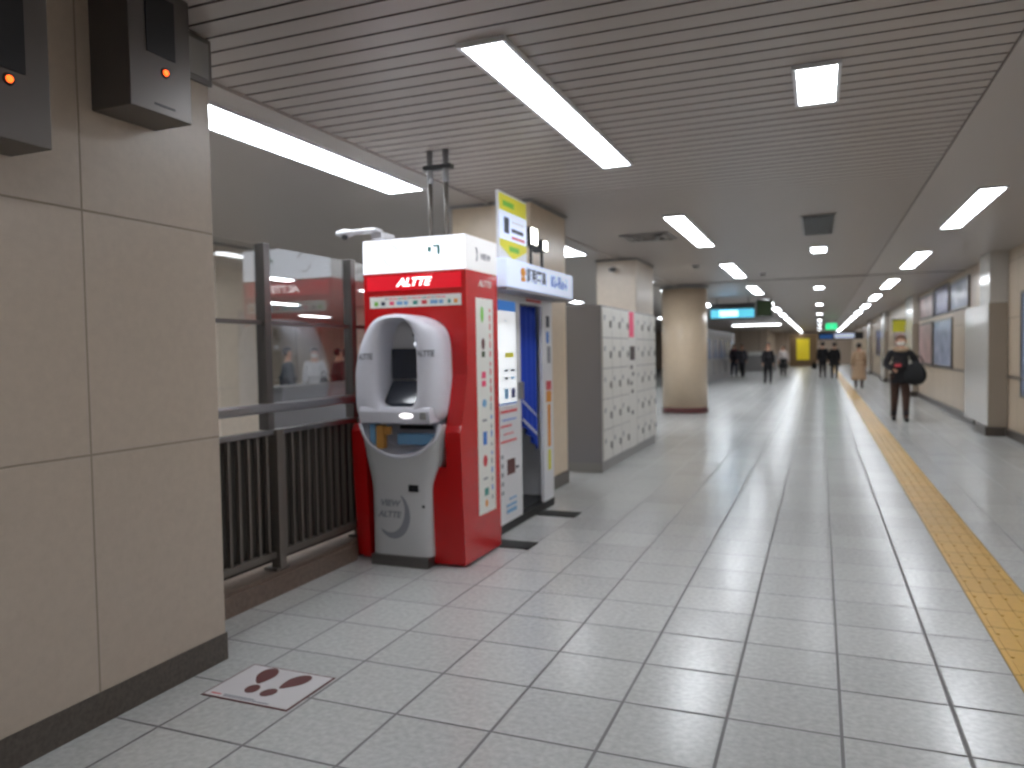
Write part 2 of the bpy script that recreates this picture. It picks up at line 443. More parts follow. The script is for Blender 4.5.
t = thing('floor_marker', 'white square floor marker with two brown shoe prints by the stone wall', 'floor sign', (-2.16, 2.55, 0))
MB().box(-2.379, -1.944, 2.39, 2.714, .0005, .003, 'brown').build('border', t)
MB().box(-2.371, -1.952, 2.398, 2.706, .003, .004, 'plate').build('plate', t)
def sole(cx, cy, ang):
    mb = MB(); 
    def blob(pts):
        R = Matrix.Rotation(ang, 2)
        q = [R @ Vector(p) for p in pts]
        mb.prism([(cx+v.x, cy+v.y) for v in q], 'z', .004, .0048, 'brown')
    fr = []; he = []
    for i in range(28):
        a = 2*PI*i/28
        w = .043 + .006*math.sin(a)
        fr.append((w*math.cos(a) if math.sin(a) > 0 else (w-.014*(-math.sin(a)))*math.cos(a), .040+.078*math.sin(a)))
        he.append((.031*math.cos(a), -.088+.038*math.sin(a)))
    blob(fr); blob(he); return mb
# two soles side by side
sole(-2.231, 2.588, .25).build('shoe_print', t)
sole(-2.092, 2.580, -.33).build('shoe_print', t)
mb = MB()
for i, (x0, x1, y, m) in enumerate(((-2.35, -2.30, 2.415, 'rednote'), (-2.285, -2.13, 2.418, 'gink'), (-2.28, -2.05, 2.406, 'gink'))): mb.box(x0, x1, y, y+.008, .004, .0045, m)
mb.build('printed_line', t)

# ------------------------------------------------------------------ wall boxes top left
def wall_box(y0, y1, z0, label, led, big):
    t = thing('display_box', label, 'display box', (-2.55, (y0+y1)/2, z0), 'steel display boxes on the stone wall')
    X = -2.35; z1 = min(z0+.62, ZC-.01)
    MB().box(-2.551, X, y0, y1, z0, z1, 'steel_dark', .004).build('housing', t)
    sy0, sy1, sz0 = led[2]
    MB().box(X, X+.004, sy0, sy1, sz0, z1-.04, 'dark').build('screen', t)
    m = MB(); t2 = bmesh.new()
    bmesh.ops.create_cone(t2, cap_ends=True, segments=20, radius1=.013, radius2=.010, depth=.01)
    for v in t2.verts: v.co = Vector((X+.005+v.co.z, led[0]+v.co.x, led[1]+v.co.y))
    m.merge(t2, 'led'); m.build('indicator_lamp', t)
    m = MB(); t2 = bmesh.new(); bmesh.ops.create_cone(t2, cap_ends=True, segments=20, radius1=.02, radius2=.018, depth=.004)
    for v in t2.verts: v.co = Vector((X+.002+v.co.z, led[0]+v.co.x, led[1]+v.co.y))
    m.merge(t2, 'black'); m.build('lamp_bezel', t)
    MB().box(X, X+.002, y0+.11, y0+.21, z0+.03, z0+.038, 'dark').build('name_slot', t)
wall_box(2.119, 2.416, 2.334, 'steel display box with amber lamp high on the stone wall, right one', (2.284, 2.498, (2.198, 2.335, 2.555)), False)
wall_box(1.40, 1.80, 2.088, 'steel display box with amber lamp cut by the left photo edge', (1.66, 2.275, (1.42, 1.715, 2.305)), True)
t = thing('access_panel', 'flat grey metal access panel on the stone wall beside the display box', 'panel', (-2.55, 2.65, 2.6))
MB().box(-2.549, -2.535, 2.45, 2.733, 2.61, 2.815, 'steel_dark', .002).build('frame', t)
MB().box(-2.535, -2.530, 2.475, 2.71, 2.635, 2.79, 'grey').build('lid', t)

# ------------------------------------------------------------------ curb, fence, glass screen
b = MB(); b.box(-3.3, -2.93, 2.735, 4.385, 0, .105, 'curb'); b.box(-3.3, -2.95, 2.735, 4.385, .105, .13, 'curb')
b.box(-3.3, -2.98, 4.385, 5.1, 0, .13, 'curb')
b.box(-3.3, -2.96, 5.06, 6.7, 0, .13, 'curb')
b.build('x').name = 'trim_4'
struct(bpy.data.objects['trim_4'])
t = thing('balustrade', 'dark metal railing with upright balusters on the granite kerb beside the red machine', 'railing', (-3.02, 3.6, .13))
FY0, FY1 = 2.75, 6.65
MB().box(-3.035, -2.985, FY0, FY1, .935, .965, 'steel', .004).build('top_rail', t)
MB().box(-3.03, -2.99, FY0, FY1, .20, .24, 'fence', .004).build('bottom_rail', t)
bp = None
y = FY0+.04
while y < 4.5:
    q = MB().box(-3.02, -2.998, y, y+.02, .24, .935, 'fence').build('baluster', t); y += .078
MB().box(-3.075, -3.06, FY0, FY1, .16, .93, 'backing').build('backing_panel', t)
for yy in (3.63, 4.50, 5.4, 6.3):
    o = MB(); o.box(-3.03, -2.965, yy, yy+.06, .13, .964, 'fence', .003); o.box(-3.06, -2.969, yy-.03, yy+.09, .13, .145, 'steel_dark'); o.build('post', t)
t = thing('glass_screen', 'framed clear glass screen standing above the railing, reflecting the lights', 'glass screen', (-3.04, 3.6, .96))
for yy in (3.60, 4.49, 5.4, 6.3):
    MB().box(-3.07, -3.0, yy, yy+.055, .965, 2.06, 'steel_dark', .003).build('mullion', t)
MB().box(-3.045, -2.985, FY0, FY1, 1.066, 1.122, 'steel', .012).build('handrail', t)
MB().box(-3.05, -3.02, FY0, FY1, 1.585, 1.61, 'steel_dark').build('crossbar', t)
for a, c in ((FY0, 3.60), (3.655, 4.49), (4.545, 5.4), (5.455, 6.3)):
    MB().box(-3.04, -3.032, a, c, 1.61, 2.05, 'glass').build('pane', t)
    MB().box(-3.04, -3.032, a, c, 1.125, 1.585, 'glass').build('pane', t)

# low counter wall and rail beyond the glass
t = thing('concourse_counter', 'long pale grey counter rail seen through the glass screen', 'counter', (-8.6, 12, 0))
MB().box(-8.72, -8.5, 6.5, 19, 0, .84, 'lockgrey').build('body', t)
MB().box(-8.78, -8.44, 6.4, 19.1, .84, .90, 'steel').build('top', t)

# ------------------------------------------------------------------ red machine housing
t = thing('machine_booth', 'glossy red booth with a lit white header housing the white cash machine', 'booth', (-2.515, 4.75, 0))
K0, K1, KB = -2.905, -2.13, 5.02
prof = [(KB, 0.02), (KB, 1.945), (4.50, 1.945), (4.50, 1.26), (4.40, .93), (4.375, .89), (4.375, .86), (4.42, .02)]
mid = [(KB, 0.02), (KB, 1.945), (4.50, 1.945), (4.50, .02)]
mb = MB(); mb.prism(prof, 'x', K0, -2.845, 'red'); mb.prism(mid, 'x', -2.845, -2.24, 'red'); mb.prism(prof, 'x', -2.24, K1, 'red')
mb.prism([(4.50, .02), (4.50, .66), (4.395, .66), (4.42, .02)], 'x', -2.37, -2.24, 'red')
mb.prism([(KB, .02), (KB, .93), (4.44, .93), (4.40, .88), (4.45, .02)], 'x', -2.965, K0, 'red'); mb.build('body', t)
MB().box(K0+.02, K1-.02, 4.49, KB-.02, 0, .02, 'black').build('plinth', t)
# header
MB().box(K0, K1, 4.50, KB, 1.945, 2.175, 'litside', .004).build('header_box', t)
MB().box(K0+.006, K1-.006, 4.494, 4.50, 1.952, 2.168, 'litwhite').build('lit_header_face', t)
mb = MB()   # faint ring emblem
for a0, a1 in ((.4, 1.6), (3.4, 5.2)):
    pts = [(-2.68+.055*math.cos(a0+(a1-a0)*i/10), 4.492, 2.065+.068*math.sin(a0+(a1-a0)*i/10)) for i in range(11)]
    mb.tube(pts, .004, 'gink', 6)
mb.build('ring_emblem', t)
mb = MB()
mb.box(-2.40, -2.375, 4.491, 4.494, 2.07, 2.105, 'teal'); mb.box(-2.36, -2.315, 4.491, 4.494, 2.10, 2.115, 'teal'); mb.box(-2.33, -2.31, 4.491, 4.494, 2.05, 2.11, 'teal')
mb.build('green_mark', t)
MB().box(K0+.03, K1-.03, 4.491, 4.499, 1.83, 1.93, 'litred').build('lit_name_panel', t)
text('ALTTE', .075, 'littext', (-2.515, 4.489, 1.878), '-y', t, 'lit_name', shear=.35, sx=1.15, bold=.002)
text('ALTTE', .06, 'paper', (-2.1285, 4.80, 1.868), '+x', t, 'side_name', shear=.3, bold=.001, sx=1.2)
# side header mark
mb = MB(); pts = [(-2.127, 4.66+.018*math.cos(a), 2.055+.045*math.sin(a)) for a in [1.6-i*.35 for i in range(9)]]
mb.tube(pts, .005, 'gink', 6); mb.build('side_emblem', t)
text('VIEW', .06, 'gink', (-2.1285, 4.82, 2.05), '+x', t, 'side_header_text', bold=.001, sx=1.2)
# strip under header
mb = MB(); mb.box(-2.855, -2.165, 4.496, 4.50, 1.715, 1.79, 'paper')
mb.build('logo_strip', t)
random.seed(3)
for i in range(13):
    x = -2.74 + i*.036; MB().box(x, x+.03, 4.4945, 4.496, 1.770, 1.777, ['gink','rednote','pink','teal','rednote'][i % 5]).build('strip_line', t)
for x, m, w in ((-2.82,'green',.03),(-2.765,'ink',.03),(-2.70,'pink',.035),(-2.645,'cyanp',.045),(-2.59,'cyanp',.03),(-2.52,'teal',.035),(-2.455,'rednote',.04),(-2.39,'cyanp',.055),(-2.325,'cyanp',.03),(-2.26,'teal',.02),(-2.215,'orange',.025)):
    MB().box(x, x+w, 4.4945, 4.496, 1.730, 1.756, m).build('strip_logo', t)
# side strip
mb = MB(); mb.box(-2.13, -2.127, 4.645, 4.925, .30, 1.77, 'paper'); mb.build('side_strip', t, )
def dot(y, z, ry, rz, m, n=16):
    MB().prism([(y+ry*math.cos(2*PI*i/n), z+rz*math.sin(2*PI*i/n)) for i in range(n)], 'x', -2.127, -2.1255, m).build('strip_icon', t)
def sq(y0, y1, z0, z1, m, nm='strip_icon'):
    MB().box(-2.127, -2.1255, y0, y1, z0, z1, m).build(nm, t)
dot(4.74, 1.66, .024, .055, 'green'); dot(4.75, 1.46, .028, .04, 'brown'); sq(4.725, 4.775, 1.37, 1.41, 'dgreen')
sq(4.72, 4.785, 1.225, 1.27, 'pink'); sq(4.72, 4.785, 1.17, 1.21, 'pink')
dot(4.755, 1.055, .035, .028, 'cyanp'); sq(4.72, 4.79, .93, .945, 'gink'); sq(4.725, 4.785, .77, .86, 'bluep')
dot(4.755, .66, .035, .04, 'rednote'); sq(4.72, 4.79, .53, .545, 'gink'); sq(4.735, 4.80, .42, .47, 'teal'); dot(4.765, .365, .022, .026, 'orange')
for i in range(22):
    z = .38+.062*i
    sq(4.86, 4.878, z, z+random.uniform(.02,.05), ['rednote','rednote','gink','bluep'][0 if i > 10 else (2+i % 2)], 'strip_letter')

# ------------------------------------------------------------------ cash machine
t = thing('cash_machine', 'white cash machine with curved cowl, dark screen and basin in the red booth', 'ATM', (-2.52, 4.36, 0))
def sel(ca, sa, ex): return (math.copysign(abs(ca)**(2/ex), ca), math.copysign(abs(sa)**(2/ex), sa))
def outer(i, n=72):
    a = 2*PI*i/n; ca, sa = math.cos(a), math.sin(a)
    if sa < 0: ex = 7
    else: ex = 3.1 + 1.3*ca
    x, z = sel(ca, sa, ex)
    xx = -2.558 + .325*x
    zz = 1.24 + (.425*z if z > 0 else .30*z)
    if z > 0: zz -= .03*abs(x)*z
    return xx, zz
def inner(i, n=72):
    a = 2*PI*i/n; ca, sa = math.cos(a), math.sin(a)
    x, z = sel(ca, sa, 4.0 if sa < 0 else 3.2)
    xx = -2.51 + .145*x; zz = 1.28 + (.345*z if z > 0 else .225*z)
    return xx, zz
N = 72
def ring(fo, yfun):
    r = []
    for i in range(N):
        o, q = outer(i), inner(i)
        r.append((o[0]*(1-fo)+q[0]*fo, yfun, o[1]*(1-fo)+q[1]*fo))
    return r
mb = MB()
rows = [ring(.06, 4.51), ring(0, 4.40), ring(.03, 4.35), ring(.12, 4.30), ring(.3, 4.262), ring(.55, 4.237), ring(.8, 4.227), ring(.95, 4.24), ring(1.0, 4.275), ring(1.02, 4.34), ring(1.0, 4.44)]
mb.grid(rows, 'fairing', closed=True)
mb.build('cowl', t)
# recess back wall
mb = MB(); mb.faces([(p[0], 4.44, p[2]) for p in ring(1.0, 0)], 'atmbody', [list(range(N))]); mb.build('recess_panel', t)
MB().box(-2.64, -2.44, 4.405, 4.44, 1.235, 1.435, 'screen', .006).build('upper_screen', t)
mb = MB()   # sloping touch screen
vs = [(-2.635,4.29,1.085), (-2.39,4.29,1.085), (-2.42,4.41,1.225), (-2.635,4.41,1.225), (-2.635,4.30,1.055), (-2.39,4.30,1.055), (-2.42,4.44,1.19), (-2.635,4.44,1.19)]
mb.faces(vs, 'screen', [[0,1,2,3],[7,6,5,4],[0,4,5,1],[1,5,6,2],[2,6,7,3],[3,7,4,0]]); mb.build('touch_screen', t)
mb = MB(); mb.ell((-2.475, 4.43, 1.525), (.014,.012,.016), 'dark'); mb.build('camera_lens', t)
mb = MB(); mb.ell((-2.47, 4.43, 1.465), (.012,.01,.012), 'litwhite'); mb.build('status_lamp', t)
# console under the screen
mb = MB(); mb.prism([(4.44,1.06),(4.235,1.06),(4.222,1.03),(4.235,.955),(4.44,.965)], 'x', -2.79, -2.27, 'fairing'); mb.build('console_shelf', t, bevel=.006)
mb = MB(); mb.ell((-2.435, 4.224, 1.008), (.05,.01,.016), 'littext'); mb.build('card_slot_light', t)
MB().box(-2.335, -2.295, 4.216, 4.26, .985, 1.03, 'grey', .004).build('coin_slot', t)
from mathutils.bvhtree import BVHTree
def conform(o, target, lift=.007):
    me = target.data; bv = BVHTree.FromPolygons([v.co for v in me.vertices], [p.vertices[:] for p in me.polygons])
    for v in o.data.vertices:
        h = bv.ray_cast(Vector((v.co.x, -1.0, v.co.z)), Vector((0,1,0)))
        if h[0] is not None: v.co.y = h[0].y-lift
cowl = bpy.data.objects['cowl']
conform(text('ALTTE', .052, 'mink', (-2.735, 4.252, 1.385), '-y', t, 'left_lettering', sx=.8, bold=.0012), cowl)
conform(text('ALTTE', .052, 'mink', (-2.30, 4.252, 1.40), '-y', t, 'right_lettering', sx=.6, bold=.0012), cowl)
# lower body with bowl front
def half(z):
    if z > .75: s = (z-.75)/.2; return (-2.815-.02*s, -2.275+.04*s)
    s = max(0, (.75-z)/.25); s = min(1, s); s = s*s*(3-2*s); return (-2.815+.028*s, -2.275-.075*s)
cols = 33; rows = []
for r in range(25):
    f = r/24; row = []
    for c in range(cols):
        u = c/(cols-1); ztop = .945-.215*math.sqrt(max(0, 1-(2*u-1)**2))
        z = .07+(ztop-.07)*f
        x0, x1 = half(z); yb = 4.345 - .07*max(0, (z-.45)/.5)**1.6 + .035*abs(2*u-1)**6
        row.append((x0+(x1-x0)*u, yb, z))
    rows.append(row)
mb = MB(); mb.grid(rows, 'atmbody')
rim = rows[-1]
mb.grid([rim, [(p[0]*.9+(-2.535)*.1, 4.46, p[2]+.03) for p in rim]], 'fairing')
for side in (0, -1):
    col = [r[side] for r in rows]
    mb.grid([col, [(p[0], 4.5, p[2]) for p in col]], 'atmbody')
mb.build('lower_body', t)
mb = MB(); mb.tube([(p[0], p[1]-.002, p[2]) for p in rim], .013, 'fairing', 10); mb.build('basin_rim', t)
MB().box(-2.83, -2.245, 4.462, 4.472, .70, .97, 'fairing').build('basin_back', t)
MB().box(-2.60, -2.33, 4.38, 4.455, .80, .875, 'cyanp', .01).build('cash_tray', t)
MB().box(-2.61, -2.36, 4.445, 4.452, .90, .925, 'dark').build('note_slot', t)
mb = MB(); mb.box(-2.715, -2.66, 4.31, 4.36, .78, .935, 'tan', .004); mb.box(-2.66, -2.62, 4.32, 4.36, .87, .925, 'tan', .004); mb.build('envelope_holder', t)
MB().box(-2.775, -2.735, 4.33, 4.40, .80, .94, 'cyanp', .004).build('receipt_holder', t)
MB().box(-2.785, -2.355, 4.325, 4.50, 0, .07, 'steel_dark', .004).build('base', t)
# emblem on lower body: crescent with lettering
mb = MB(); outp = []; inp = []
cx, cz = -2.615, .335
for i in range(28):
    a = -2.35 + i*(3.35/27); w = math.sin(PI*i/27)
    outp.append((cx+.125*math.cos(a), cz+.155*math.sin(a))); inp.append((cx-.01+(.118-.03*w)*math.cos(a), cz+.012+(.145-.03*w)*math.sin(a)))
mb.prism(outp+inp[::-1], 'y', 4.3405, 4.345, 'gink'); mb.build('crescent_emblem', t)
text('VIEW', .055, 'gink', (-2.64, 4.3405, .415), '-y', t, 'emblem_lettering', shear=.2, sx=1.1, bold=.0025)
text('ALTTE', .055, 'gink', (-2.645, 4.3405, .34), '-y', t, 'emblem_lettering', shear=.2, sx=1.05, bold=.0025)
MB().box(-2.495, -2.425, 4.337, 4.346, .50, .545, 'dark').build('lock_plate', t)
mb = MB(); mb.ell((-2.39, 4.343, .405), (.011,.006,.011), 'dark'); mb.build('keyhole', t)

# security camera on top-left of the booth
t = thing('security_camera', 'white security camera on an arm over the red booth, left corner', 'camera', (-2.80, 4.62, 2.176))
mb = MB(); mb.box(-3.02, -2.72, 4.38, 4.47, 2.215, 2.24, 'white', .012); mb.build('arm', t)
MB().box(-2.80, -2.72, 4.44, 4.62, 2.176, 2.22, 'white', .006).build('mount', t)
mb = MB(); mb.ell((-2.99, 4.42, 2.225), (.07,.05,.026), 'white'); mb.build('head', t)
mb = MB(); mb.ell((-2.98, 4.40, 2.20), (.022,.022,.022), 'dark'); mb.build('dome', t)

# conduits from ceiling
t = thing('conduit_pair', 'two thin dark conduits dropping from the ceiling to the red booth', 'pipes', (-2.5, 4.85, 2.175))
import_x = (-2.575, -2.44)
for x in (-2.56, -2.435):
    MB().tube([(x, 4.85, 2.175), (x, 4.85, 2.60)], .017, 'fence').build('pipe', t)
    MB().tube([(x, 4.85, 2.60), (x, 4.85, ZC)], .022, 'steel').build('coupling', t)
MB().box(-2.60, -2.385, 4.82, 4.88, 2.695, 2.725, 'dark').build('clamp', t)

# ------------------------------------------------------------------ photo booth
t = thing('photo_booth', 'white photo booth with a blue curtain and lit fascia beside the red booth', 'photo booth', (-2.6, 5.85, 0))
BX, BX0 = -2.265, -2.93
Y0, Y1 = 5.08, 6.60
OA, OB = 5.80, 6.335
mb = MB()
mb.box(BX-.03, BX, Y0, OA, .07, 2.0, 'white'); mb.box(BX-.03, BX, OB, Y1, .07, 2.0, 'white'); mb.box(BX-.03, BX, OA, OB, 1.80, 2.0, 'white')
mb.build('front_panel', t)
mb = MB()
mb.box(BX0, BX-.03, Y0, Y0+.03, .07, 2.0, 'white'); mb.box(BX0, BX-.03, Y1-.03, Y1, .07, 2.0, 'white'); mb.box(BX0, BX0+.02, Y0+.03, Y1-.03, .07, 2.0, 'grey'); mb.box(BX0+.02, BX-.03, Y0+.03, Y1-.03, 1.97, 2.0, 'white')
mb.box(BX0+.02, BX-.03, OA-.05, OA-.03, .07, 1.97, 'white')
mb.build('shell', t)
MB().box(BX0, BX, Y0, Y1, 0, .07, 'black').build('base', t)
MB().box(BX0+.02, BX-.05, OA-.03, Y1-.04, .07, .085, 'dark').build('cabin_floor', t)
mb = MB(); mb.lathe(-2.62, 6.1, [(.16,.085),(.16,.1),(.04,.11),(.04,.48),(.16,.49),(.17,.54),(.15,.56)], 'lockgrey', 24); mb.build('stool', t)
# curtain
rows = []
for r in range(15):
    f = r/14; row = []
    for c in range(41):
        u = c/40
        y = OA+.005+(OB-OA-.01)*u
        zt = 1.795; zb = .86-.33*u**1.3
        z = zt+(zb-zt)*f
        x = BX-.06+.022*math.sin(u*PI*9+.8*f)*(.5+.5*f)
        row.append((x, y, z))
    rows.append(row)
mb = MB(); mb.grid(rows, 'blue'); cur = mb.build('curtain', t)
sm = cur.modifiers.new('thick', 'SOLIDIFY'); sm.thickness = .004
mb = MB()
for i in range(9):
    y = OA+.12+.04*i; z = .98-.03*i*.6
    if y < OB-.03: mb.box(BX-.034, BX-.031, y, y+.025, z, z+.02, 'paper'); mb.box(BX-.034, BX-.031, y, y+.022, z-.16, z-.135, 'paper')
mb.build('curtain_print', cur)
MB().tube([(BX-.06, OA-.02, 1.80), (BX-.06, OB+.02, 1.80)], .01, 'steel').build('curtain_rail', t)
# handle of the cabin / small dispenser
mb = MB(); mb.box(BX, BX+.03, 5.735, 5.80, 1.02, 1.16, 'steel', .006); mb.build('coin_box', t)
# posters on the left panel
mb = MB(); mb.box(BX, BX+.012, 5.20, 5.67, .99, 1.80, 'litposter'); mb.build('lit_poster', t)
X = BX+.0135
for z0, z1, y0, y1, m in ((1.72,1.80,5.2,5.67,'litblueprint'),(1.36,1.40,5.44,5.62,'yellow'),(1.25,1.27,5.42,5.50,'ink'),(1.25,1.27,5.55,5.64,'ink'),(1.19,1.21,5.42,5.50,'ink'),(1.19,1.21,5.55,5.64,'cyanp'),(1.04,1.12,5.42,5.5,'cyanp'),(1.04,1.12,5.56,5.64,'poster_c'),(.995,1.01,5.2,5.67,'bluep'),(1.64,1.65,5.42,5.5,'gink')):
    MB().box(BX+.012, X, y0, y1, z0, z1, m).build('poster_print', t)
for z0, z1, y0, y1, m in ((.93,.95,5.36,5.70,'rednote'),(.87,.88,5.40,5.68,'bluep'),(.82,.835,5.36,5.58,'rednote'),(.76,.77,5.42,5.62,'rednote'),(.70,.715,5.36,5.68,'rednote'),(.44,.56,5.48,5.64,'brown'),(.47,.49,5.66,5.72,'ink'),(.14,.17,5.46,5.66,'cyanp'),(.19,.21,5.46,5.66,'cyanp'),(.24,.255,5.52,5.66,'cyanp')):
    MB().box(BX, BX+.003, y0, y1, z0, z1, m).build('notice_print', t)
for i in range(5): MB().box(BX, BX+.003, 5.36, 5.40, .30+.07*i, .33+.07*i, 'gink').build('notice_print', t)
for z0, z1, y0, y1, m in ((1.62,1.72,6.44,6.52,'ink'),(1.48,1.58,6.44,6.50,'bluep'),(1.30,1.45,6.46,6.54,'gink'),(1.06,1.14,6.42,6.55,'rednote'),(.95,1.05,6.42,6.55,'orange'),(.55,.93,6.45,6.52,'orange'),(.34,.52,6.45,6.52,'yellow')):
    MB().box(BX, BX+.003, y0, y1, z0, z1, m).build('sticker', t)
# fascia sign
sg = MB().box(-2.30, -2.085, 5.10, 6.68, 1.875, 2.085, 'litblue', .01).build('fascia_sign', t)
MB().box(-2.30, -2.08, 5.09, 6.69, 1.855, 1.875, 'lockgrey').build('fascia_trim', t)
mb = MB(); n = 18
mb.prism([(5.42+.05*math.cos(2*PI*i/n), 2.005+.035*math.sin(2*PI*i/n)) for i in range(n)], 'x', -2.085, -2.082, 'orange'); mb.box(-2.085, -2.082, 5.38, 5.46, 1.935, 1.968, 'orange'); mb.build('orange_icon', sg)
text('証明写真', .115, 'ink', (-2.083, 5.72, 1.985), '+x', sg, 'fascia_lettering', bold=.002)
text('Ki-Re-i', .14, 'bluep', (-2.083, 6.28, 1.985), '+x', sg, 'fascia_lettering', bold=.002, sx=1.1)
MB().box(BX, BX+.003, 5.95, 6.30, 1.825, 1.845, 'rednote').build('lintel_print', t)
# floor plates in front of the booth
for y0, lab in ((4.995, 'black rubber mat on the floor between the red booth and photo booth'), (6.10, 'black rubber mat on the floor below the photo booth curtain')):
    t2 = MB().box(-2.262, -1.915, y0, y0+.2, 0, .008, 'black', .002).build('floor_mat'); tag(t2, lab, 'mat', 'mats by the photo booth')

# poster board on the booth top
t = thing('poster_board', 'yellow and white poster board standing on top of the photo booth', 'sign', (-2.2, 5.45, 2.085))
MB().box(-2.215, -2.195, 5.22, 5.80, 2.086, 2.60, 'white').build('board', t)
mb = MB(); X0, X1 = -2.195, -2.193
mb.box(X0, X1, 5.235, 5.79, 2.46, 2.585, 'yellow'); mb.box(X0, X1, 5.235, 5.79, 2.25, 2.46, 'litblue'); mb.prism([(5.235,2.25),(5.235,2.20),(5.5,2.11),(5.79,2.2),(5.79,2.25)], 'x', X0, X1, 'yellow')
mb.box(X1, X1+.001, 5.32, 5.42, 2.30, 2.42, 'ink'); mb.box(X1, X1+.001, 5.47, 5.75, 2.39, 2.41, 'paper'); mb.box(X1, X1+.001, 5.47, 5.72, 2.32, 2.35, 'ink'); mb.box(X1, X1+.001, 5.47, 5.75, 2.27, 2.29, 'rednote')
mb.box(X1, X1+.001, 5.30, 5.52, 2.50, 2.54, 'green'); mb.box(X1, X1+.001, 5.42, 5.62, 2.17, 2.21, 'green')
mb.build('poster_face', t)
MB().box(-2.25, -2.215, 5.45, 5.50, 2.086, 2.40, 'steel').build('stay', t)
# spot lamps on booth top
for y, s, z, lab in ((5.90, .075, 2.345, 'bright square spot lamp on the photo booth top beside the poster board'), (6.17, .05, 2.30, 'small bright spot lamp on the photo booth top, right of the square one')):
    t = thing('spot_lamp', lab, 'lamp', (-2.2, y, 2.085), 'spot lamps on the photo booth')
    MB().tube([(-2.2, y, 2.085), (-2.2, y, z-s+.01)], .012, 'dark').build('stem', t)
    MB().box(-2.28, -2.17, y-s, y+s, z-s, z+s, 'dark', .01).build('housing', t)
    MB().box(-2.17, -2.16, y-s+.01, y+s-.01, z-s+.01, z+s-.01, 'spot', .004).build('lens', t)

# ------------------------------------------------------------------ coin lockers
t = thing('coin_lockers', 'bank of grey coin lockers with cream doors past the photo booth', 'lockers', (-2.55, 10, 0))
LX, LX0, LY0, LY1, LT = -2.30, -2.78, 8.47, 11.53, 1.93
MB().box(LX0, LX-.02, LY0, LY1, .11, LT, 'lockgrey', .004).build('cabinet', t)
MB().box(LX0+.01, LX-.02, LY0+.01, LY1-.01, 0, .11, 'grey').build('plinth', t)
ncol = 7; cw = (LY1-LY0-.02)/ncol; rh = (LT-.02-.12)/5
for c in range(ncol):
    y0 = LY0+.01+c*cw
    if c == 3:
        MB().box(LX-.02, LX-.004, y0+.004, y0+cw-.004, .125, LT-.01, 'lockdoor').build('payment_panel', t)
        MB().box(LX-.004, LX, y0+.02, y0+cw-.16, 1.58, LT-.02, 'pink').build('red_label', t)
        MB().box(LX-.004, LX+.004, y0+.06, y0+cw-.12, 1.28, 1.46, 'screen').build('display', t)
        for zz, y2 in ((1.16,.1),(1.07,.18),(.95,.08),(.84,.14),(.56,.14)): MB().box(LX-.004, LX+.002, y0+y2, y0+y2+.08, zz, zz+.05, 'dark').build('slot', t)
        continue
    for r in range(5):
        z0 = .125+r*rh
        d = MB().box(LX-.02, LX-.002, y0+.006, y0+cw-.006, z0+.006, z0+rh-.006, 'lockdoor', .003).build('door', t)
        m = MB(); m.box(LX-.002, LX+.014, y0+cw-.11, y0+cw-.07, z0+.12, z0+.20, 'grey', .004); m.box(LX-.002, LX, y0+.07, y0+.12, z0+.20, z0+.26, 'gink')
        m.build('lock', d)
# camera on the pillar behind lockers
t = thing('wall_camera', 'small dark camera fixed high on the square column behind the lockers', 'camera', (-2.95, 11.6, 2.66))
MB().box(-2.97, -2.93, 11.50, 11.65, 2.66, 2.69, 'grey').build('bracket', t)
MB().box(-2.985, -2.915, 11.40, 11.53, 2.62, 2.665, 'dark', .01).build('body', t)

# ------------------------------------------------------------------ right wall posters and signs
def wall_poster(y0, y1, z0, z1, m, lab, dx=0):
    t = thing('wall_poster', lab, 'poster', (2.55, (y0+y1)/2, z0), 'framed posters on the right wall')
    mb = MB(); w = .04
    for a in ((y0, y1, z0, z0+w), (y0, y1, z1-w, z1), (y0, y0+w, z0+w, z1-w), (y1-w, y1, z0+w, z1-w)): mb.box(2.525+dx, 2.559+dx, a[0], a[1], a[2], a[3], 'steel_dark')
    mb.build('frame', t)
    MB().box(2.54+dx, 2.558+dx, y0+w, y1-w, z0+w, z1-w, m).build('poster_sheet', t)
wall_poster(9.8, 12.7, .65, 2.15, 'poster_a', 'large pale blue framed poster at the right photo edge', .1)
wall_poster(18.1, 20.8, .93, 2.0, 'poster_a', 'bluish grey framed poster left of the nearest pilaster on the right wall')
wall_poster(21.1, 23.7, .93, 2.0, 'poster_b', 'rose coloured framed poster farther along the right wall behind the person')
wall_poster(16.2, 18.3, 2.1, 2.7, 'poster_a', 'pale sign panel near the ceiling beside the nearest pilaster')
wall_poster(18.6, 20.6, 2.1, 2.75, 'poster_c', 'dark violet sign panel near the ceiling above the blue poster')
wall_poster(20.9, 23.6, 2.1, 2.7, 'poster_b', 'pinkish sign panel near the ceiling over the rose poster')
wall_poster(27, 31, 1.0, 2.2, 'poster_b', 'faint rose poster between the second and third right pilasters')
wall_poster(37, 41, 1.0, 2.2, 'poster_c', 'dark violet poster between the third and farthest right pilasters')
t = thing('projecting_sign', 'yellow green sign projecting from the right wall above the walking person', 'sign', (2.3, 29, 2.0))
MB().box(2.1, 2.558, 26.4, 26.5, 1.86, 2.22, 'yellow').build('face', t)
MB().box(2.08, 2.558, 26.38, 26.52, 2.22, 2.26, 'steel_dark').build('frame', t)

